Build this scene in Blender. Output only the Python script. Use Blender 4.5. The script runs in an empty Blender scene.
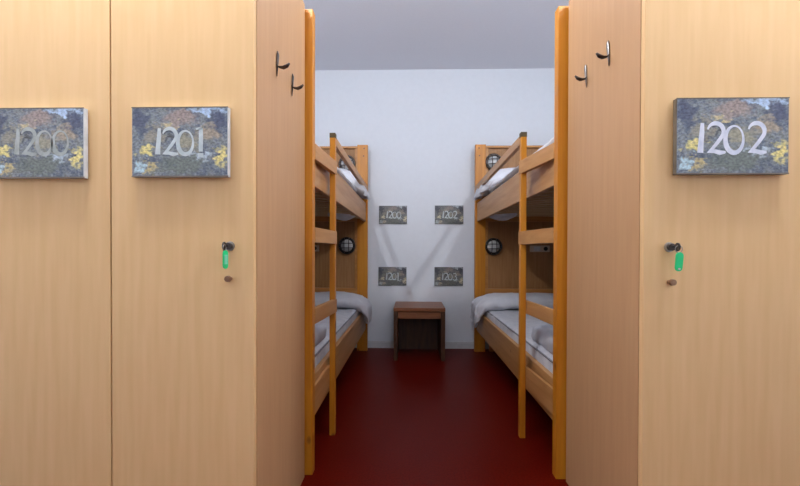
import bpy, bmesh, math, random
from math import sin, cos, tan, pi, radians
from mathutils import Vector, Matrix, noise
random.seed(7)
scene = bpy.context.scene
COL = scene.collection

# ------------------------------------------------------------------ materials
def s2l(c):
    c = c / 255.0
    return c / 12.92 if c <= 0.04045 else ((c + 0.055) / 1.055) ** 2.4
def rgb(r, g, b): return (s2l(r), s2l(g), s2l(b), 1)

def new_mat(name, col, rough=0.5, metal=0.0, spec=0.5):
    m = bpy.data.materials.new(name); m.use_nodes = True
    b = m.node_tree.nodes['Principled BSDF']
    b.inputs['Base Color'].default_value = col
    b.inputs['Roughness'].default_value = rough
    b.inputs['Metallic'].default_value = metal
    b.inputs['Specular IOR Level'].default_value = spec
    return m, m.node_tree, b

def noise_mat(name, c1, c2, rough=0.5, scale=(1, 1, 1), nscale=5, bump=0.0, metal=0.0, spec=0.5,
              detail=4, lo=0.35, hi=0.65, bscale=None):
    m, nt, b = new_mat(name, c1, rough, metal, spec)
    N, L = nt.nodes, nt.links
    tc = N.new('ShaderNodeTexCoord'); mp = N.new('ShaderNodeMapping')
    mp.inputs['Scale'].default_value = scale
    L.new(tc.outputs['Object'], mp.inputs['Vector'])
    n = N.new('ShaderNodeTexNoise'); n.inputs['Scale'].default_value = nscale; n.inputs['Detail'].default_value = detail
    L.new(mp.outputs[0], n.inputs['Vector'])
    r = N.new('ShaderNodeValToRGB')
    r.color_ramp.elements[0].position = lo; r.color_ramp.elements[0].color = c1
    r.color_ramp.elements[1].position = hi; r.color_ramp.elements[1].color = c2
    L.new(n.outputs['Fac'], r.inputs[0]); L.new(r.outputs[0], b.inputs['Base Color'])
    if bump:
        bp = N.new('ShaderNodeBump'); bp.inputs['Strength'].default_value = bump; bp.inputs['Distance'].default_value = 0.01
        if bscale:
            n2 = N.new('ShaderNodeTexNoise'); n2.inputs['Scale'].default_value = bscale
            L.new(tc.outputs['Object'], n2.inputs['Vector']); L.new(n2.outputs['Fac'], bp.inputs['Height'])
        else:
            L.new(n.outputs['Fac'], bp.inputs['Height'])
        L.new(bp.outputs[0], b.inputs['Normal'])
    return m

def pine_mat(name, c1, c2, knot, axis='Z', rough=0.42):
    """lengthwise grain plus scattered dark knots"""
    m, nt, b = new_mat(name, c1, rough)
    N, L = nt.nodes, nt.links
    tc = N.new('ShaderNodeTexCoord'); mp = N.new('ShaderNodeMapping')
    s = {'X': (1.2, 22, 22), 'Y': (22, 1.2, 22), 'Z': (22, 22, 1.2)}[axis]
    mp.inputs['Scale'].default_value = s
    L.new(tc.outputs['Object'], mp.inputs['Vector'])
    n = N.new('ShaderNodeTexNoise'); n.inputs['Scale'].default_value = 1.6; n.inputs['Detail'].default_value = 5
    n.inputs['Distortion'].default_value = 0.6
    L.new(mp.outputs[0], n.inputs['Vector'])
    r = N.new('ShaderNodeValToRGB')
    r.color_ramp.elements[0].position = 0.32; r.color_ramp.elements[0].color = c2
    r.color_ramp.elements[1].position = 0.62; r.color_ramp.elements[1].color = c1
    L.new(n.outputs['Fac'], r.inputs[0])
    v = N.new('ShaderNodeTexVoronoi'); v.inputs['Scale'].default_value = 6.5
    mp2 = N.new('ShaderNodeMapping')
    mp2.inputs['Scale'].default_value = {'X': (.55, 1, 1), 'Y': (1, .55, 1), 'Z': (1, 1, .55)}[axis]
    L.new(tc.outputs['Object'], mp2.inputs['Vector']); L.new(mp2.outputs[0], v.inputs['Vector'])
    kr = N.new('ShaderNodeValToRGB')
    kr.color_ramp.elements[0].position = 0.04; kr.color_ramp.elements[0].color = (1, 1, 1, 1)
    kr.color_ramp.elements[1].position = 0.09; kr.color_ramp.elements[1].color = (0, 0, 0, 1)
    L.new(v.outputs['Distance'], kr.inputs[0])
    mx = N.new('ShaderNodeMixRGB'); mx.inputs[2].default_value = knot
    L.new(kr.outputs[0], mx.inputs[0]); L.new(r.outputs[0], mx.inputs[1]); L.new(mx.outputs[0], b.inputs['Base Color'])
    return m

M = {}
M['wall'] = noise_mat('white_paint', rgb(222, 226, 233), rgb(224, 228, 235), 0.8, nscale=30, bump=0.02)
M['ceil'] = noise_mat('ceiling_paint', rgb(228, 229, 236), rgb(230, 231, 238), 0.9, nscale=60)
M['floor'] = noise_mat('red_linoleum', rgb(84, 9, 3), rgb(102, 18, 7), 0.36, nscale=120, bump=0.0, spec=0.06, detail=6)
M['base'] = noise_mat('baseboard_paint', rgb(206, 206, 208), rgb(214, 214, 216), 0.5, nscale=30)
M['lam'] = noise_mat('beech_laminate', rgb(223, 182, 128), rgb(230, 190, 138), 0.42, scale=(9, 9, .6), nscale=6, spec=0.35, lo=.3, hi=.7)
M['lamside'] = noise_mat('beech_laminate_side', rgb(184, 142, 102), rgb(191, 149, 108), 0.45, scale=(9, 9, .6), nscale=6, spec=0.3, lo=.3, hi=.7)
M['lamedge'] = noise_mat('beech_edge_band', rgb(190, 160, 122), rgb(200, 168, 128), 0.5, scale=(9, 9, .6), nscale=6)
M['pineZ'] = pine_mat('orange_pine_upright', rgb(202, 132, 28), rgb(186, 112, 14), rgb(112, 48, 12), 'Z')
M['pineY'] = pine_mat('orange_pine_rail', rgb(192, 142, 90), rgb(174, 122, 68), rgb(120, 60, 20), 'Y')
M['pineX'] = pine_mat('orange_pine_cross', rgb(192, 136, 74), rgb(176, 116, 56), rgb(120, 60, 20), 'X')
M['panel'] = noise_mat('headboard_veneer', rgb(166, 120, 74), rgb(152, 106, 60), 0.5, scale=(12, 1, .8), nscale=5)
M['slat'] = noise_mat('pale_slat', rgb(206, 176, 134), rgb(190, 158, 114), 0.5, scale=(1, 20, 20), nscale=3)
M['sheet'] = noise_mat('white_cotton', rgb(222, 222, 228), rgb(212, 213, 221), 0.9, nscale=14, bump=0.6, spec=0.1)
M['sheetq'] = noise_mat('mattress_cotton', rgb(214, 214, 220), rgb(200, 201, 210), 0.9, nscale=22, bump=0.7, spec=0.1)
M['piping'] = noise_mat('grey_piping', rgb(130, 130, 138), rgb(150, 150, 156), 0.9, nscale=30)
M['blanket'] = noise_mat('grey_white_quilt', rgb(206, 207, 214), rgb(184, 187, 198), 0.92, nscale=9, bump=0.5, spec=0.1)
M['black'] = noise_mat('black_plastic', rgb(20, 20, 22), rgb(28, 27, 28), 0.35, nscale=20)
M['iron'] = noise_mat('dark_iron', rgb(66, 60, 58), rgb(96, 88, 84), 0.35, metal=0.8, nscale=40)
M['steel'] = noise_mat('brushed_steel', rgb(150, 148, 146), rgb(176, 174, 170), 0.3, metal=0.9, nscale=50)
M['bronze'] = noise_mat('brown_bronze', rgb(120, 88, 66), rgb(150, 116, 92), 0.4, metal=0.6, nscale=40)
M['frost'] = noise_mat('frosted_glass', rgb(196, 198, 200), rgb(212, 214, 214), 0.12, nscale=8, spec=0.9)
M['green'] = noise_mat('green_plastic', rgb(4, 196, 116), rgb(10, 208, 128), 0.35, nscale=20)
M['mint'] = noise_mat('pale_green_insert', rgb(120, 214, 180), rgb(132, 222, 190), 0.4, nscale=20)
M['socket'] = noise_mat('cream_plastic', rgb(196, 178, 160), rgb(204, 186, 168), 0.4, nscale=20)
M['night'] = noise_mat('brown_wood_stool', rgb(150, 92, 54), rgb(128, 74, 40), 0.4, scale=(1, 10, 10), nscale=5)
M['nightd'] = noise_mat('brown_wood_side', rgb(88, 52, 24), rgb(66, 38, 18), 0.45, scale=(8, 8, 1), nscale=5)
M['acryl'] = noise_mat('plate_light_edge', rgb(196, 200, 202), rgb(214, 216, 216), 0.15, nscale=40)
M['acryld'] = noise_mat('plate_dark_edge', rgb(98, 88, 76), rgb(118, 106, 90), 0.3, nscale=40)
M['num_a'] = noise_mat('faded_grey_paint', rgb(150, 156, 150), rgb(176, 180, 178), 0.6, nscale=60)
M['num_b'] = noise_mat('pale_grey_paint', rgb(182, 192, 194), rgb(204, 212, 212), 0.6, nscale=60)
M['num_c'] = noise_mat('chalk_white_paint', rgb(202, 206, 220), rgb(224, 226, 236), 0.6, nscale=60)

def print_mat(name, dim=1.0, warm=0.0, sat=0.8):
    """a blurred autumn-leaf print: dark blue-grey ground, yellow, rust and pale patches"""
    m, nt, b = new_mat(name, (0.1, 0.1, 0.1, 1), 0.5, spec=0.3)
    N, L = nt.nodes, nt.links
    tc = N.new('ShaderNodeTexCoord')
    nz = N.new('ShaderNodeTexNoise'); nz.inputs['Scale'].default_value = 7; nz.inputs['Detail'].default_value = 8
    nz.inputs['Roughness'].default_value = 0.75
    L.new(tc.outputs['Generated'], nz.inputs['Vector'])
    ramp = N.new('ShaderNodeValToRGB')
    e = ramp.color_ramp.elements
    cols = [(0.30, (46, 54, 72)), (0.44, (82, 92, 108)), (0.54, (120, 126, 128)), (0.62, (92, 98, 96)), (0.74, (150, 160, 168))]
    e[0].position = cols[0][0]; e[0].color = rgb(*[v * dim for v in cols[0][1]])
    e[1].position = cols[-1][0]; e[1].color = rgb(*[v * dim for v in cols[-1][1]])
    for p, c in cols[1:-1]:
        x = e.new(p); x.color = rgb(*[v * dim for v in c])
    L.new(nz.outputs['Fac'], ramp.inputs[0])
    cur = ramp.outputs[0]
    blobs = [(.50, .86, .20, .13, (142, 122, 112)), (.82, .97, .22, .06, (150, 176, 206)), (.90, .80, .14, .15, (60, 68, 94)),
             (.08, .80, .12, .2, (62, 70, 94)), (.14, .36, .09, .10, (206, 188, 84)), (.18, .12, .08, .09, (176, 156, 90)),
             (.93, .28, .07, .13, (214, 194, 84)), (.07, .14, .05, .09, (156, 186, 196)), (.72, .28, .08, .10, (168, 184, 196)),
             (.80, .62, .12, .14, (150, 132, 106)), (.42, .74, .10, .06, (186, 166, 110)), (.22, .60, .10, .16, (132, 126, 108)),
             (.55, .16, .30, .15, (98, 106, 98)), (.60, .50, .14, .16, (140, 134, 108)), (.36, .58, .06, .10, (70, 72, 74))]
    sep = N.new('ShaderNodeSeparateXYZ')
    n2 = N.new('ShaderNodeTexNoise'); n2.inputs['Scale'].default_value = 11; n2.inputs['Detail'].default_value = 8
    L.new(tc.outputs['Generated'], n2.inputs['Vector'])
    off = N.new('ShaderNodeVectorMath'); off.operation = 'MULTIPLY_ADD'
    off.inputs[1].default_value = (.5, .5, .5); off.inputs[2].default_value = (-.25, -.25, -.25)
    L.new(n2.outputs['Color'], off.inputs[0])
    ad = N.new('ShaderNodeVectorMath'); ad.operation = 'ADD'
    L.new(tc.outputs['Generated'], ad.inputs[0]); L.new(off.outputs[0], ad.inputs[1])
    L.new(ad.outputs[0], sep.inputs[0])
    cmb = N.new('ShaderNodeCombineXYZ'); L.new(sep.outputs[0], cmb.inputs[0]); L.new(sep.outputs[2], cmb.inputs[1])
    for (u, v, ru, rv, c) in blobs:
        a = N.new('ShaderNodeVectorMath'); a.operation = 'SUBTRACT'; a.inputs[1].default_value = (u, v, 0)
        L.new(cmb.outputs[0], a.inputs[0])
        d = N.new('ShaderNodeVectorMath'); d.operation = 'DIVIDE'; d.inputs[1].default_value = (ru, rv, 1)
        L.new(a.outputs[0], d.inputs[0])
        ln = N.new('ShaderNodeVectorMath'); ln.operation = 'LENGTH'; L.new(d.outputs[0], ln.inputs[0])
        mr = N.new('ShaderNodeMapRange'); mr.inputs[1].default_value = 1.15; mr.inputs[2].default_value = 0.5
        mr.inputs[3].default_value = 0; mr.inputs[4].default_value = 0.85
        L.new(ln.outputs['Value'], mr.inputs[0])
        mx = N.new('ShaderNodeMixRGB'); mx.inputs[2].default_value = rgb(*[w * dim for w in c])
        L.new(mr.outputs[0], mx.inputs[0]); L.new(cur, mx.inputs[1]); cur = mx.outputs[0]
    # fine speckle
    n3 = N.new('ShaderNodeTexNoise'); n3.inputs['Scale'].default_value = 34; n3.inputs['Detail'].default_value = 4
    L.new(tc.outputs['Generated'], n3.inputs['Vector'])
    mr = N.new('ShaderNodeMapRange'); mr.inputs[1].default_value = .35; mr.inputs[2].default_value = .65
    mr.inputs[3].default_value = .72; mr.inputs[4].default_value = 1.3
    L.new(n3.outputs['Fac'], mr.inputs[0])
    mul = N.new('ShaderNodeVectorMath'); mul.operation = 'SCALE'
    L.new(cur, mul.inputs[0]); L.new(mr.outputs[0], mul.inputs['Scale'])
    last = mul.outputs[0]
    if warm:
        w = N.new('ShaderNodeMixRGB'); w.blend_type = 'MULTIPLY'; w.inputs[0].default_value = 1
        w.inputs[2].default_value = (1.0, 0.93, 0.82, 1)
        L.new(last, w.inputs[1]); last = w.outputs[0]
    hs = N.new('ShaderNodeHueSaturation'); hs.inputs['Saturation'].default_value = sat; hs.inputs['Value'].default_value = 1.3
    L.new(last, hs.inputs['Color']); L.new(hs.outputs[0], b.inputs['Base Color'])
    return m
M['capdark'] = noise_mat('dark_end_grain', rgb(74, 62, 34), rgb(92, 76, 44), 0.7, nscale=40)
M['print'] = print_mat('leaf_print')
M['print_wall'] = print_mat('leaf_print_dim', 0.9, warm=1, sat=.45)

# ------------------------------------------------------------------ mesh helpers
def box(bm, x0, x1, y0, y1, z0, z1, bev=0.0, seg=2):
    if x0 > x1: x0, x1 = x1, x0
    mat = Matrix.Translation(((x0 + x1) / 2, (y0 + y1) / 2, (z0 + z1) / 2)) @ Matrix.Diagonal((x1 - x0, y1 - y0, z1 - z0, 1))
    r = bmesh.ops.create_cube(bm, size=1, matrix=mat)
    if bev:
        ed = list({e for v in r['verts'] for e in v.link_edges})
        bmesh.ops.bevel(bm, geom=ed, offset=bev, segments=seg, affect='EDGES', profile=0.5)
    return bm
def hexa(bm, pts, bev=0.0):
    """8 points: 4 bottom ccw, 4 top ccw"""
    v = [bm.verts.new(p) for p in pts]
    fs = [(3, 2, 1, 0), (4, 5, 6, 7), (0, 1, 5, 4), (1, 2, 6, 5), (2, 3, 7, 6), (3, 0, 4, 7)]
    for f in fs: bm.faces.new([v[i] for i in f])
    if bev:
        ed = list({e for w in v for e in w.link_edges})
        bmesh.ops.bevel(bm, geom=ed, offset=bev, segments=2, affect='EDGES', profile=0.5)
def cyl(bm, c, axis, r, l, seg=24, r2=None):
    rot = {'Z': Matrix.Identity(4), 'Y': Matrix.Rotation(pi / 2, 4, 'X'), 'X': Matrix.Rotation(pi / 2, 4, 'Y')}[axis]
    bmesh.ops.create_cone(bm, cap_ends=True, segments=seg, radius1=r, radius2=r if r2 is None else r2, depth=l,
                          matrix=Matrix.Translation(c) @ rot)
def tube(bm, pts, rad, seg=10, squash=None):
    """swept tube along points; rad is a number or a list; squash=(a,b) flattens the section"""
    pts = [Vector(p) for p in pts]
    if not isinstance(rad, (list, tuple)): rad = [rad] * len(pts)
    rings = []
    up = None
    for i, p in enumerate(pts):
        t = (pts[min(i + 1, len(pts) - 1)] - pts[max(i - 1, 0)]).normalized()
        if up is None:
            up = Vector((0, 1, 0)) if abs(t.y) < .9 else Vector((1, 0, 0))
        a = (up - t * up.dot(t)).normalized(); b = t.cross(a); up = a
        sa, sb = squash if squash else (1, 1)
        rings.append([bm.verts.new(p + (a * cos(2 * pi * k / seg) * sa + b * sin(2 * pi * k / seg) * sb) * rad[i]) for k in range(seg)])
    for i in range(len(rings) - 1):
        for k in range(seg):
            bm.faces.new((rings[i][k], rings[i][(k + 1) % seg], rings[i + 1][(k + 1) % seg], rings[i + 1][k]))
    bm.faces.new(rings[0][::-1]); bm.faces.new(rings[-1])
def torus(bm, c, R, r, axis='Y', seg=32, ms=10):
    vs = []
    for i in range(seg):
        a = 2 * pi * i / seg; ring = []
        for j in range(ms):
            b = 2 * pi * j / ms
            u, v, w = (R + r * cos(b)) * cos(a), (R + r * cos(b)) * sin(a), r * sin(b)
            p = {'Y': (u, w, v), 'X': (w, u, v), 'Z': (u, v, w)}[axis]
            ring.append(bm.verts.new(Vector(c) + Vector(p)))
        vs.append(ring)
    for i in range(seg):
        for j in range(ms):
            bm.faces.new((vs[i][j], vs[(i + 1) % seg][j], vs[(i + 1) % seg][(j + 1) % ms], vs[i][(j + 1) % ms]))

def obj(name, bm, mat, parent=None, smooth=False):
    bmesh.ops.recalc_face_normals(bm, faces=bm.faces[:])
    me = bpy.data.meshes.new(name); bm.to_mesh(me); bm.free()
    if smooth:
        for p in me.polygons: p.use_smooth = True
    me.materials.append(mat)
    o = bpy.data.objects.new(name, me); COL.objects.link(o)
    if parent is not None:
        o.parent = parent
        off = Vector((0, 0, 0)); q = parent
        while q is not None:
            off += q.location; q = q.parent
        if off.length > 0:
            me.transform(Matrix.Translation(-off))
    return o
def centre(o):
    """put a top-level or child mesh's origin at its own base centre"""
    return o
def tag(o, label, cat, group=None):
    o['label'] = label; o['category'] = cat
    if group: o['group'] = group
    return o
def thing(name, label, cat, loc, group=None):
    o = bpy.data.objects.new(name, None); o.empty_display_size = 0.1; COL.objects.link(o)
    o.location = loc
    return tag(o, label, cat, group)
def top(name, bm, mat, label, cat, loc, group=None, smooth=False):
    o = obj(name, bm, mat, None, smooth)
    o.data.transform(Matrix.Translation(-Vector(loc))); o.location = loc
    return tag(o, label, cat, group)
def struct(name, bm, mat, smooth=False):
    o = obj(name, bm, mat, None, smooth); o['kind'] = 'structure'; return o
def B(*a, **k):
    bm = bmesh.new(); box(bm, *a, **k); return bm

# ------------------------------------------------------------------ room
XL, XR, YB, YF, ZC = -1.385, 1.56, 3.78, -1.9, 2.5
struct('floor', B(XL - .1, XR + .1, YF - .1, YB + .1, -.1, 0), M['floor'])
struct('ceiling', B(XL - .1, XR + .1, YF - .1, YB + .1, ZC, ZC + .1), M['ceil'])
struct('wall_back', B(XL - .1, XR + .1, YB, YB + .1, 0, ZC), M['wall'])
struct('wall_left', B(XL - .1, XL, YF, YB, 0, ZC), M['wall'])
struct('wall_right', B(XR, XR + .1, YF, YB, 0, ZC), M['wall'])
struct('wall_front', B(XL - .1, XR + .1, YF - .1, YF, 0, ZC), M['wall'])
bm = B(XL, XR, YB - .012, YB, 0, .05); box(bm, XL, XR, YB - .008, YB, .05, .062, bev=.003)
struct('baseboard_back', bm, M['base'])

# ------------------------------------------------------------------ painted digits (brush strokes as flat ribbons)
def arc(cx, cy, rx, ry, a0, a1, n=18):
    return [(cx + rx * cos(radians(a0 + (a1 - a0) * i / n)), cy + ry * sin(radians(a0 + (a1 - a0) * i / n))) for i in range(n + 1)]
GL = {
    '1': [([(.34, 1.0), (.33, .7), (.30, .35), (.28, .02)], [.07, .10, .11, .125])],
    'i': [([(.30, 1.0), (.31, .7), (.30, .3), (.30, .12)], [.10, .10, .10, .10]), ([(.12, .96), (.34, 1.0)], [.05, .06]),
          ([(.20, -.01), (.40, -.01)], [.09, .09])],
    '2': [(arc(.33, .72, .26, .27, 165, -30) + [(.40, .36), (.22, .14), (.08, .05), (.30, .07), (.48, .02), (.66, .04)],
           [.03, .04, .05, .06, .07, .08] + [.09] * 9 + [.08] * 4 + [.075, .065, .05, .085, .10, .05])],
    '0': [(arc(.36, .46, .29, .44, 110, 470, 32), [.07 + .035 * sin(i / 32 * pi * 2 - .6) for i in range(33)])],
    '3': [(arc(.32, .73, .22, .24, 150, -80, 14) + arc(.32, .26, .27, .27, 80, -150, 16), [.06] * 15 + [.07] * 17)],
}
def ribbon(bm, pts, wd, o, sc, yf, th):
    n = len(pts)
    # resample to be smoother
    P = [Vector((p[0], p[1])) for p in pts]
    W = [wd[min(i, len(wd) - 1)] for i in range(n)]
    fr, bk = [], []
    for i in range(n):
        t = (P[min(i + 1, n - 1)] - P[max(i - 1, 0)]).normalized(); nn = Vector((-t.y, t.x))
        row = []
        for s in (1, -1):
            q = P[i] + nn * W[i] * s * .78
            row.append(bm.verts.new((o[0] + q.x * sc, yf - th, o[1] + q.y * sc)))
        for s in (1, -1):
            q = P[i] + nn * W[i] * s * .78
            row.append(bm.verts.new((o[0] + q.x * sc, yf, o[1] + q.y * sc)))
        fr.append(row)
    for i in range(n - 1):
        a, b = fr[i], fr[i + 1]
        bm.faces.new((a[0], a[1], b[1], b[0])); bm.faces.new((a[2], b[2], b[3], a[3]))
        bm.faces.new((a[0], b[0], b[2], a[2])); bm.faces.new((a[1], a[3], b[3], b[1]))
    bm.faces.new((fr[0][0], fr[0][2], fr[0][3], fr[0][1])); bm.faces.new((fr[-1][0], fr[-1][1], fr[-1][3], fr[-1][2]))
def digits(parent, text, offs, x, z, h, yf, mat, th=.0006, tilt=None):
    for i, ch in enumerate(text):
        bm = bmesh.new()
        dz = (tilt[i] if tilt else 0) * h
        for pts, wd in GL[ch]:
            ribbon(bm, pts, wd, (x + offs[i] * h, z + dz), h, yf, th)
        obj('painted_digit', bm, mat, parent)

# ------------------------------------------------------------------ lockers
YL, YLB, LH = 1.08, 1.595, 1.804
def locker(x0, x1, label, plate, num, offs, nx, nz, nh, nmat, lockx, knob, loc_side):
    cx = (x0 + x1) / 2
    t = thing('locker', label, 'locker', (cx, (YL + YLB) / 2, 0), 'tall beech laminate lockers')
    f = YL + .019
    w = .018
    bm = bmesh.new()
    box(bm, x0, x0 + w, f, YLB, 0, LH, bev=.0008, seg=1); box(bm, x1 - w, x1, f, YLB, 0, LH, bev=.001, seg=1)
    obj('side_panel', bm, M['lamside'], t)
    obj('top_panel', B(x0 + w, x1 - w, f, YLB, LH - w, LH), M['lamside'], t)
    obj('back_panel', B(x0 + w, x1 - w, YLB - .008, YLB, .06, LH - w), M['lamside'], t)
    bm = B(x0 + w, x1 - w, f, YLB - .01, .06, .078); box(bm, x0 + w, x1 - w, f + .02, f + .038, 0, .06)
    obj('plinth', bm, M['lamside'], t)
    g = .0018
    door = obj('door', B(x0 + g, x1 - g, YL, YL + .018, .065, LH - .003, bev=.0012), M['lam'], t)
    # lock cylinder
    bm = bmesh.new(); cyl(bm, (lockx, YL - .003, .879), 'Y', .0125, .006, 28, .0115)
    obj('lock_rosette', bm, M['steel'], door)
    bm = bmesh.new(); cyl(bm, (lockx, YL - .010, .879), 'Y', .0090, .010, 24)
    obj('lock_cylinder', bm, M['iron'], door)
    bm = bmesh.new(); kx, kz = knob
    cyl(bm, (kx, YL - .007, kz), 'Y', .005, .014, 18); cyl(bm, (kx, YL - .0175, kz), 'Y', .0085, .007, 24, .0075)
    obj('knob', bm, M['bronze'], door)
    # number plate
    px0, px1, pz0, pz1 = plate
    pl = obj('number_plate', B(px0, px1, YL - .018, YL - .004, pz0, pz1, bev=.0008, seg=1), M['acryl'] if loc_side < 0 else M['acryld'], t)
    bm = B(px0 + .0015, px1 - (.002), YL - .0188, YL - .018, pz0 + .003, pz1 - .002)
    obj('leaf_print', bm, M['print'], pl)
    for xx in (px0 + .03, px1 - .03):
        for zz in (pz0 + .03, pz1 - .03):
            bm = bmesh.new(); cyl(bm, (xx, YL - .002, zz), 'Y', .006, .004, 12)
            obj('standoff', bm, M['steel'], pl)
    obj('plate_edge', B(px0, px1, YL - .0192, YL - .0172, pz0 - .0005, pz0 + .003), M['acryld'], pl)
    obj('plate_edge', B(px0, px1, YL - .0192, YL - .0172, pz1 - .002, pz1 + .0005), M['acryld'], pl)
    digits(pl, num, offs, nx, nz, nh, YL - .0188, nmat)
    return t

locker(-1.170, -.7860, 'beech locker with faded number plate 1200 on its door, at far left', (-1.092, -.842, 1.054, 1.234),
       '1200', [0, .40, 1.00, 1.62], -1.038, 1.113, .068, M['num_a'], -1.135, (-1.132, .795), -1)
l1201 = locker(-.7856, -.4060, 'beech locker with number plate 1201, left of the aisle opening', (-.717, -.467, 1.056, 1.234),
       '120i', [0, .40, .98, 1.62], -.668, 1.112, .068, M['num_b'], -.470, (-.469, .795), -1)
l1202 = locker(.587, 1.000, 'beech locker with number plate 1202, right of the aisle opening', (.657, .930, 1.060, 1.248),
       '1202', [0, .44, 1.02, 1.76], .694, 1.111, .075, M['num_c'], .652, (.652, .791), 1)

# coat hooks on the locker sides
def hook(parent, xs, y, z, s):
    """vertical leaf strip on the panel with a prong curling out into the aisle and a short spike below"""
    bm = bmesh.new()
    tube(bm, [(xs + s * .003, y + .003, z + .036), (xs + s * .0045, y + .002, z + .026), (xs + s * .004, y, z + .006), (xs + s * .003, y, z - .012), (xs + s * .0025, y - .003, z - .040)],
         [.0035, .0066, .0058, .005, .0015], squash=(1.0, .45))
    o = obj('coat_hook', bm, M['steel'] if s < 0 else M['iron'], parent, True)
    bm = bmesh.new()
    tube(bm, [(xs + s * .002, y, z - .006), (xs + s * .010, y - .004, z - .014), (xs + s * .022, y - .007, z - .017), (xs + s * .034, y - .009, z - .013), (xs + s * .043, y - .010, z - .005)],
         [.004, .0045, .0065, .0060, .0028], squash=(1.15, .6))
    obj('prong', bm, M['iron'], o, True)
hook(l1201, -.406, 1.258, 1.432, 1); hook(l1201, -.406, 1.418, 1.432, 1)
hook(l1202, .587, 1.268, 1.458, -1); hook(l1202, .587, 1.428, 1.458, -1)

# keys left in the locks, green tags hanging
def key(label, x, tx, tz, edge_on):
    t = thing('locker_key', label, 'key', (x, YL - .015, .879), 'keys with green tags')
    y0 = YL - .015
    bm = bmesh.new(); box(bm, x - .0012, x + .0012, y0 - .012, y0, .8765, .8815)
    cyl(bm, (x, y0 - .020, .879), 'X', .0105, .0024, 20)
    obj('key_bow', bm, M['black'], t)
    bm = bmesh.new()
    torus(bm, (x + (tx - x) * .5, y0 - .023, .874), .0085, .0011, 'X' if edge_on else 'Y', 20, 6)
    obj('split_ring', bm, M['steel'], t, True)
    # tag: capsule outline plate
    bm = bmesh.new(); hw, hh, th = .0095, .0235, .0032
    pts = [(hw * cos(a), hh - hw + hw * sin(a)) for a in [pi * i / 10 for i in range(11)]] + \
          [(-hw * cos(a), -(hh - hw) - hw * sin(a)) for a in [pi * i / 10 for i in range(11)]]
    fr = [bm.verts.new((p[0], -th / 2, p[1])) for p in pts]; bk = [bm.verts.new((p[0], th / 2, p[1])) for p in pts]
    bm.faces.new(fr); bm.faces.new(bk[::-1]); n = len(pts)
    for i in range(n): bm.faces.new((fr[i], fr[(i + 1) % n], bk[(i + 1) % n], bk[i]))
    R = Matrix.Rotation(radians(79 if edge_on else 8), 4, 'Z') @ Matrix.Rotation(radians(0 if edge_on else 5), 4, 'Y')
    T = Matrix.Translation((tx, y0 - .023, tz))
    bmesh.ops.transform(bm, matrix=T @ R, verts=bm.verts)
    tg = obj('tag', bm, M['green'], t)
    bm = B(-.006, .006, -th / 2 - .0006, -th / 2, -.012, .012) if edge_on else bmesh.new()
    if edge_on:
        box(bm, -.0075, .0075, th / 2, th / 2 + .0006, -.012, .012)
        bmesh.ops.transform(bm, matrix=T @ R, verts=bm.verts)
        obj('paper_insert', bm, M['mint'], tg)
    else:
        cyl(bm, (0, -.002, -.0175), 'Y', .0022, .004, 12)
        bmesh.ops.transform(bm, matrix=T @ R, verts=bm.verts)
        obj('eyelet', bm, M['acryl'], tg)
key('key with a green tag seen edge-on, in the lock of locker 1201', -.470, -.4655, .845, True)
key('key with a flat green tag facing the viewer, in the lock of locker 1202', .652, .654, .843, False)

# ------------------------------------------------------------------ bunk beds
YP0, YP1 = 1.61, 1.652        # front posts
YH0, YH1 = 3.655, 3.700       # posts at the wall
def lumpy(bm, amp, sc, seed=0, fn=None):
    for v in bm.verts:
        n = noise.noise_vector((v.co + Vector((seed * 3.1, seed * 1.7, 0))) * sc)
        k = fn(v.co) if fn else 1
        v.co += n * amp * k

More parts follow.
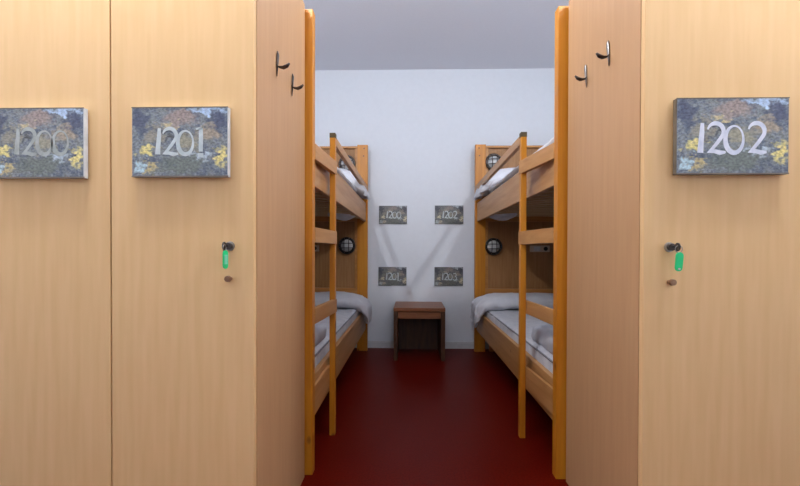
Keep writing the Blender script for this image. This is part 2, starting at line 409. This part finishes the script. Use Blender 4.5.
def bunk(s, a, ladder_in, label):
    """s: +1 right bed, -1 left bed; a: distance of the aisle face from x=0; ladder_in: how far the ladder stands into the aisle"""
    t = thing('bunk_bed', label, 'bunk bed', (s * (a + .485), 2.69, 0), 'pine bunk beds')
    X = lambda u: s * (a + u)
    def bx(bm, u0, u1, y0, y1, z0, z1, bev=.002): return box(bm, X(u0), X(u1), y0, y1, z0, z1, bev=bev)
    def nb(*p, **k): bm = bmesh.new(); bx(bm, *p, **k); return bm
    W = .975
    for (u0, u1) in ((0, .090), (W - .09, W)):
        for (y0, y1) in ((YP0, YP1), (YH0, YH1)):
            z1 = 1.797
            po = obj('post', nb(u0, u1, y0, y1, 0, z1, bev=.0012), M['pineZ'], t)
            if y0 > 3 and u0 == 0:
                for zz, uu in ((1.765, .03), (1.70, .035), (1.25, .045), (.40, .045)):
                    bm = bmesh.new(); cyl(bm, (X(uu), y0 - .0005, zz), 'Y', .006, .003, 14)
                    obj('bolt', bm, M['nightd'], po)
    # end boards
    for (y0, y1, yp0, yp1) in ((YP0 + .006, YP1 - .006, YP0 + .016, YP0 + .026), (YH0 + .006, YH1 - .002, YH0 + .032, YH0 + .040)):
        bm = bmesh.new()
        bx(bm, .09, W - .09, y0, y1, 1.770, 1.788); bx(bm, .09, W - .09, y0, y1, .49, .548); bx(bm, .09, W - .09, y0, y1, 1.13, 1.19)
        bx(bm, .09, .115, y0 + .010, y1, .548, 1.770); bx(bm, W - .115, W - .09, y0 + .010, y1, .548, 1.770); bx(bm, .13, .165, y0, y1, 0, .185)
        bx(bm, .09, W - .09, y0, y1, .185, .245)
        e = obj('headboard' if y0 > 3 else 'footboard', bm, M['pineX'], t)
        obj('board_panel', nb(.10, W - .10, yp0, yp1, .245, 1.775, bev=0), M['panel'], e)
    # side rails
    for lev, (z0, z1) in (('up', (1.132, 1.290)), ('lo', (.190, .360))):
        for (u0, u1) in ((.014, .038), (W - .038, W - .014)):
            obj('side_rail', nb(u0, u1, YP1, YH0, z0, z1, bev=.003), M['pineY'], t)
    # slats, gently bowed
    for zc in (1.148, .240):
        n = 15
        for i in range(n):
            y = YP1 + .10 + i * (YH0 - YP1 - .2) / (n - 1)
            bm = bmesh.new(); m = 8; rows = []
            for k in range(m + 1):
                u = .040 + (W - .080) * k / m
                z = zc + .022 * sin(pi * k / m)
                rows.append([bm.verts.new((X(u), y - .026, z)), bm.verts.new((X(u), y + .026, z)), bm.verts.new((X(u), y + .026, z + .010)), bm.verts.new((X(u), y - .026, z + .010))])
            for k in range(m):
                for q in range(4): bm.faces.new((rows[k][q], rows[k][(q + 1) % 4], rows[k + 1][(q + 1) % 4], rows[k + 1][q]))
            bm.faces.new(rows[0][::-1]); bm.faces.new(rows[-1])
            obj('slat', bm, M['slat'], t)
    # ladder: one long upright, boards from it to the tall post
    li = ladder_in
    lad = obj('ladder_upright', nb(-li, -li + .026, 1.960, 1.992, 0, 1.421, bev=.002), M['pineZ'], t)
    bm = B(X(-li) - .0005, X(-li + .026) + .0005, 1.9595, 1.9925, 1.399, 1.4215) if s > 0 else B(X(-li + .026) - .0005, X(-li) + .0005, 1.9595, 1.9925, 1.399, 1.4215)
    obj('end_cap', bm, M['capdark'], lad)
    for (z0, z1) in ((1.230, 1.292), (.902, .962), (.579, .641), (.232, .330)):
        bm = bmesh.new()
        ua, ub, th = -.002, -li - .004, .020
        if z0 < .3 or (s > 0 and z0 < .6): ua, ub, th = .000, -li + .026, .013
        pts = []
        for z in (z0, z1):
            pts += [(X(ua), YP1 - .002, z), (X(ua + th), YP1 - .002, z), (X(ub + th), 1.990, z), (X(ub), 1.990, z)]
        hexa(bm, pts, bev=.002)
        obj('rung', bm, M['pineY'], t)
    # guard rail from the ladder to the wall post
    bm = bmesh.new(); pts = []
    for (d0, d1) in ((1.376, 1.384), (1.418, 1.434)):
        pts += [(X(-li + .006), 1.99, d0), (X(-li + .028), 1.99, d0), (X(.020), YH0 + .001, d1), (X(-.002), YH0 + .001, d1)]
    hexa(bm, pts, bev=.002)
    obj('guard_rail', bm, M['pineY'], t)
    # round bulkhead lamps with cages
    for z in ((1.645, .915) if s > 0 else (1.635, .920)):
        u = .160 if s > 0 else .180
        yl = YH0 + .028
        c = Vector((X(u), yl, z))
        bm = bmesh.new(); cyl(bm, c + Vector((0, -.010, 0)), 'Y', .074, .022, 36, .070); torus(bm, c + Vector((0, -.024, 0)), .064, .011)
        lp = obj('bulkhead_lamp', bm, M['black'] if z < 1.2 else M['iron'], t, True)
        bm = bmesh.new()
        bmesh.ops.create_uvsphere(bm, u_segments=28, v_segments=14, radius=.054, matrix=Matrix.Translation(c + Vector((0, -.020, 0))) @ Matrix.Diagonal((1, .62, 1, 1)))
        obj('glass_dome', bm, M['frost'], lp, True)
        bm = bmesh.new()
        for q in (-.020, .020):
            for vert in (0, 1):
                L = []
                for k in range(13):
                    w = -.064 + .128 * k / 12
                    d = -.026 - .036 * math.sqrt(max(0, 1 - (w / .066) ** 2))
                    L.append(c + (Vector((q, d, w)) if vert else Vector((w, d, q))))
                tube(bm, L, .0034, 6)
        obj('lamp_cage', bm, M['black'] if z < 1.2 else M['iron'], lp, True)
    # socket strip
    u0, u1 = (.478, .645) if s > 0 else (.43, .60)
    ss = obj('socket_strip', nb(u0, u1, YH0 + .012, YH0 + .032, .868, .924, bev=.004), M['socket'], t)
    bm = bmesh.new()
    cyl(bm, (X(u1 - .035 if s > 0 else u0 + .035), YH0 + .011, .896), 'Y', .018, .006, 20)
    obj('socket_hole', bm, M['black'], ss)
    bm = bmesh.new(); box(bm, X(u0 + .030), X(u0 + .085), YH0 + .009, YH0 + .013, .876, .916, bev=.002)
    obj('switch', bm, M['acryl'], ss)
    return t
bunk(1, .555, .047, 'pine bunk bed on the right side of the aisle')
bunk(-1, .380, .024, 'pine bunk bed on the left side of the aisle')

# ------------------------------------------------------------------ bedding
def soft_slab(name, s, a, u0, u1, y0, y1, z0, z1, label, cat, group, mat, amp=.006, bev=.03, seed=0, piping=True, sag=0):
    X = lambda u: s * (a + u)
    x0, x1 = sorted((X(u0), X(u1)))
    bm = bmesh.new()
    nx, ny = 16, 40
    # closed rounded slab: build as a lofted section along y
    sec = []
    def section(w, h, r, n=5):
        pts = []
        for (cx, cz, a0) in ((w / 2 - r, h / 2 - r, 0), (-w / 2 + r, h / 2 - r, 90), (-w / 2 + r, -h / 2 + r, 180), (w / 2 - r, -h / 2 + r, 270)):
            for k in range(n): 
                aa = radians(a0 + 90 * k / (n - 1)); pts.append((cx + r * cos(aa), cz + r * sin(aa)))
        # add intermediates along long sides
        out = []
        for i in range(len(pts)):
            p, q = pts[i], pts[(i + 1) % len(pts)]
            d = math.hypot(q[0] - p[0], q[1] - p[1]); m = max(1, int(d / .05))
            for k in range(m): out.append((p[0] + (q[0] - p[0]) * k / m, p[1] + (q[1] - p[1]) * k / m))
        return out
    w, h = x1 - x0, z1 - z0; r = min(bev, h * .48)
    base = section(w, h, r)
    rings = []
    N = max(6, int((y1 - y0) / .045))
    ys = [(0, .35), (.3, .75)] + [(None, i) for i in range(N + 1)]
    def ring(y, shrink):
        ww, hh = (w - 2 * shrink) / w, (h - 2 * shrink) / h
        return [bm.verts.new(((x0 + x1) / 2 + p[0] * ww, y, (z0 + z1) / 2 + p[1] * hh)) for p in base]
    seq = [(y0, r * .9), (y0 + r * .3, r * .3)] + [(y0 + r + (y1 - y0 - 2 * r) * i / N, 0) for i in range(N + 1)] + [(y1 - r * .3, r * .3), (y1, r * .9)]
    for y, sh in seq: rings.append(ring(y, sh))
    for i in range(len(rings) - 1):
        for k in range(len(base)):
            bm.faces.new((rings[i][k], rings[i][(k + 1) % len(base)], rings[i + 1][(k + 1) % len(base)], rings[i + 1][k]))
    bm.faces.new(rings[0]); bm.faces.new(rings[-1][::-1])
    lumpy(bm, amp, 7, seed, lambda c: 1.0 if c.z > (z0 + z1) / 2 else .3)
    lumpy(bm, amp * .5, 22, seed + 5, lambda c: 1.0 if c.z > (z0 + z1) / 2 else .2)
    o = top(name, bm, mat, label, cat, ((x0 + x1) / 2, (y0 + y1) / 2, z0), group, True)
    if piping:
        bm = bmesh.new()
        for zz in (z1 - r * .35, z0 + r * .35):
            xx = x0 - .001 if s > 0 else x1 + .001
            tube(bm, [(xx + s * .004, y0 + r + (y1 - y0 - 2 * r) * i / 20, zz) for i in range(21)], .0045, 6)
        obj('piping', bm, M['piping'], o, True)
    return o

def pillow(s, a, path, y_mid, label, seed):
    """path: (u, z, half thickness, half width in y)"""
    X = lambda u: s * (a + u)
    bm = bmesh.new(); rings = []
    # refine the path
    P = []
    for i in range(len(path) - 1):
        for k in range(5):
            f = k / 5; P.append([path[i][j] * (1 - f) + path[i + 1][j] * f for j in range(5 if len(path[i]) > 4 else 4)])
    P.append(list(path[-1]))
    for _ in range(3):
        P = [P[0]] + [[(P[i - 1][j] + 2 * P[i][j] + P[i + 1][j]) / 4 for j in range(4)] for i in range(1, len(P) - 1)] + [P[-1]]
    n = 56
    for i, (u, z, th, hw) in enumerate(P):
        q0, q1 = P[max(i - 1, 0)], P[min(i + 1, len(P) - 1)]
        t = Vector((q1[0] - q0[0], q1[1] - q0[1])).normalized(); nn = Vector((-t.y, t.x))
        row = []
        for k in range(n):
            an = 2 * pi * k / n
            cy = math.copysign(abs(cos(an)) ** .75, cos(an)); cz = math.copysign(abs(sin(an)) ** .85, sin(an))
            row.append(bm.verts.new((X(u + nn.x * cz * th), y_mid + cy * hw, z + nn.y * cz * th)))
        rings.append(row)
    for i in range(len(rings) - 1):
        for k in range(n): bm.faces.new((rings[i][k], rings[i][(k + 1) % n], rings[i + 1][(k + 1) % n], rings[i + 1][k]))
    bm.faces.new(rings[0][::-1]); bm.faces.new(rings[-1])
    lumpy(bm, .012, 9, seed); lumpy(bm, .007, 24, seed + 2)
    zr = P[-1][1]
    for v in bm.verts:                                   # loose case end: folds running down the drape
        ul = abs(v.co.x) - a
        k = max(0, min(1, (.07 - ul) / .08))
        v.co.x -= s * k * (.010 + .010 * sin(v.co.y * 95 + v.co.z * 25 + seed))
        v.co.z += k * .016 * noise.noise(Vector((v.co.y * 22, seed, 0)))
    return top('pillow', bm, M['sheet'], label, 'pillow', (X(.45), y_mid, P[0][1] - .05), 'white pillows on the bunk beds', True)

for s, a, side in ((1, .555, 'right'), (-1, .380, 'left')):
    sd = 3 if s > 0 else 11
    up = soft_slab('mattress', s, a, .042, .93, 1.67, 3.640, 1.195, 1.318,
              'white covered mattress on the upper berth of the %s bunk bed' % side, 'mattress', 'mattresses', M['sheetq'], seed=sd, amp=.007)
    # cloth sagging between the slats near the wall
    bm = bmesh.new()
    bmesh.ops.create_uvsphere(bm, u_segments=24, v_segments=12, radius=1, matrix=Matrix.Translation((s * (a + .17), 3.36, 1.185)) @ Matrix.Diagonal((.12, .16, .065, 1)))
    lumpy(bm, .010, 12, 3)
    obj('sagging_cover', bm, M['sheetq'], up, True)
    soft_slab('mattress', s, a, .042, .93, 1.67, 3.640, .272, .412,
              'white covered mattress on the lower berth of the %s bunk bed' % side, 'mattress', 'mattresses', M['sheetq'], seed=sd + 1, amp=.011)
    pillow(s, a, [(.86, .455, .03, .17), (.80, .462, .055, .19), (.45, .468, .062, .195), (.16, .468, .062, .195), (.07, .458, .056, .195), (.010, .422, .040, .19), (-.012, .382, .022, .185), (-.018, .345, .012, .17), (-.022, .310, .008, .14), (-.024, .285, .004, .10)],
           3.440, 'white pillow draping over the rail of the lower %s berth' % side, sd + 2)
    pillow(s, a, [(.86, 1.40, .03, .17), (.80, 1.415, .055, .2), (.45, 1.435, .080, .22), (.18, 1.437, .086, .22), (.11, 1.425, .078, .22), (.060, 1.388, .054, .22), (.022, 1.345, .034, .21), (-.006, 1.322, .015, .18), (-.012, 1.305, .006, .13)],
           3.400, 'white pillow on the upper berth of the %s bunk bed' % side, sd + 4)
    soft_slab('duvet', s, a, .036, .90, 1.70, 3.25, 1.322, 1.350,
              'white duvet spread on the upper berth of the %s bunk bed' % side, 'duvet', 'white duvets', M['sheet'], amp=.005, bev=.013, seed=sd + 6, piping=False)
    soft_slab('folded_blanket', s, a, .060, .90, 1.70, 2.20, .408, .495,
              'pale grey folded blanket at the foot of the lower %s berth' % side, 'blanket', 'folded blankets', M['blanket'], amp=.012, bev=.032, seed=sd + 8, piping=False)

# ------------------------------------------------------------------ bedside table against the wall
bt = thing('bedside_table', 'low brown wooden bedside table against the wall between the bunks', 'bedside table', (.068, 3.54, 0))
nx0, nx1, ny0, ny1, nz = -.138, .274, 3.33, 3.755, .422
obj('table_top', B(nx0, nx1, ny0, ny1, nz - .030, nz, bev=.003), M['night'], bt)
for xa in (nx0, nx1 - .034):
    obj('side_leg', B(xa + .001, xa + .033, ny0 + .006, ny1 - .004, 0, nz - .030, bev=.002), M['nightd'], bt)
dr = obj('drawer', B(nx0 + .036, nx1 - .036, ny0 + .010, ny1 - .03, nz - .088, nz - .034, bev=.002), M['night'], bt)
obj('back_board', B(nx0 + .033, nx1 - .033, ny1 - .018, ny1 - .006, 0, nz - .030), M['nightd'], bt)

# ------------------------------------------------------------------ number plates on the wall
def wall_plate(x0, x1, z0, z1, num, offs, lab):
    t = thing('number_plate', lab, 'sign', ((x0 + x1) / 2, YB - .006, (z0 + z1) / 2), 'number plates on the back wall')
    obj('plate', B(x0, x1, YB - .010, YB, z0, z1, bev=.001, seg=1), M['print_wall'], t)
    digits(t, num, offs, x0 + .055, z0 + .052, .062, YB - .010, M['num_b'], th=.0006)
wall_plate(-.289, -.037, 1.116, 1.280, '1200', [0, .42, 1.02, 1.64], 'wall plate numbered 1200, upper left of the four small plates')
wall_plate(.213, .467, 1.117, 1.282, '1202', [0, .42, 1.02, 1.66], 'wall plate numbered 1202, upper right of the four small plates')
wall_plate(-.292, -.040, .563, .730, '120i', [0, .42, 1.02, 1.66], 'wall plate numbered 1201, lower left of the four small plates')
wall_plate(.211, .466, .563, .731, '1203', [0, .42, 1.02, 1.70], 'wall plate numbered 1203, lower right of the four small plates')

# ------------------------------------------------------------------ lights
def area(name, loc, target, sx, sy, power, col):
    l = bpy.data.lights.new(name, 'AREA'); l.shape = 'RECTANGLE'; l.size = sx; l.size_y = sy; l.energy = power; l.color = col
    o = bpy.data.objects.new(name, l); COL.objects.link(o); o.location = loc
    o.rotation_euler = (Vector(target) - Vector(loc)).to_track_quat('-Z', 'Y').to_euler()
    return o
def point(name, loc, power, col, r=.05):
    l = bpy.data.lights.new(name, 'POINT'); l.energy = power; l.color = col; l.shadow_soft_size = r
    o = bpy.data.objects.new(name, l); COL.objects.link(o); o.location = loc
    return o
area('rear_soft_light', (.1, -1.5, 2.0), (.1, 3, 1.6), 2.0, .8, 9, (.93, .96, 1.0))  # soft area light behind the camera; no window is built there
point('unseen_overhead_light', (.09, 1.75, 2.18), 12, (.84, .92, 1.0), .12)  # added fill lamp above the view, brightens the ceiling and upper wall
point('unseen_overhead_light', (-.725, .88, 2.30), 50, (.92, .96, 1.0), .035)
point('unseen_overhead_light', (1.09, .88, 2.30), 50, (.92, .96, 1.0), .035)

w = bpy.data.worlds.new('World'); scene.world = w; w.use_nodes = True
w.node_tree.nodes['Background'].inputs[0].default_value = (.8, .88, 1, 1)
w.node_tree.nodes['Background'].inputs[1].default_value = .3

# ------------------------------------------------------------------ camera
F, YAW, P, R, H = 420.0, radians(1.5), radians(.5), radians(.15), .865
f = Vector((-sin(YAW) * cos(P), cos(YAW) * cos(P), -sin(P)))
r = Vector((cos(YAW), sin(YAW), 0)); u = r.cross(f)
r2 = r * cos(R) + u * sin(R); u2 = u * cos(R) - r * sin(R)
cam = bpy.data.cameras.new('camera'); co = bpy.data.objects.new('camera', cam); COL.objects.link(co)
m = Matrix((r2, u2, -f)).transposed().to_4x4(); m.translation = Vector((0, 0, H))
co.matrix_world = m
cam.sensor_fit = 'HORIZONTAL'; cam.sensor_width = 36; cam.lens = F / 800 * 36
cam.shift_y = (9 + F * tan(P)) / 800
cam.clip_start = .02
scene.camera = co
scene.view_settings.view_transform = 'Standard'
scene.view_settings.exposure = 0
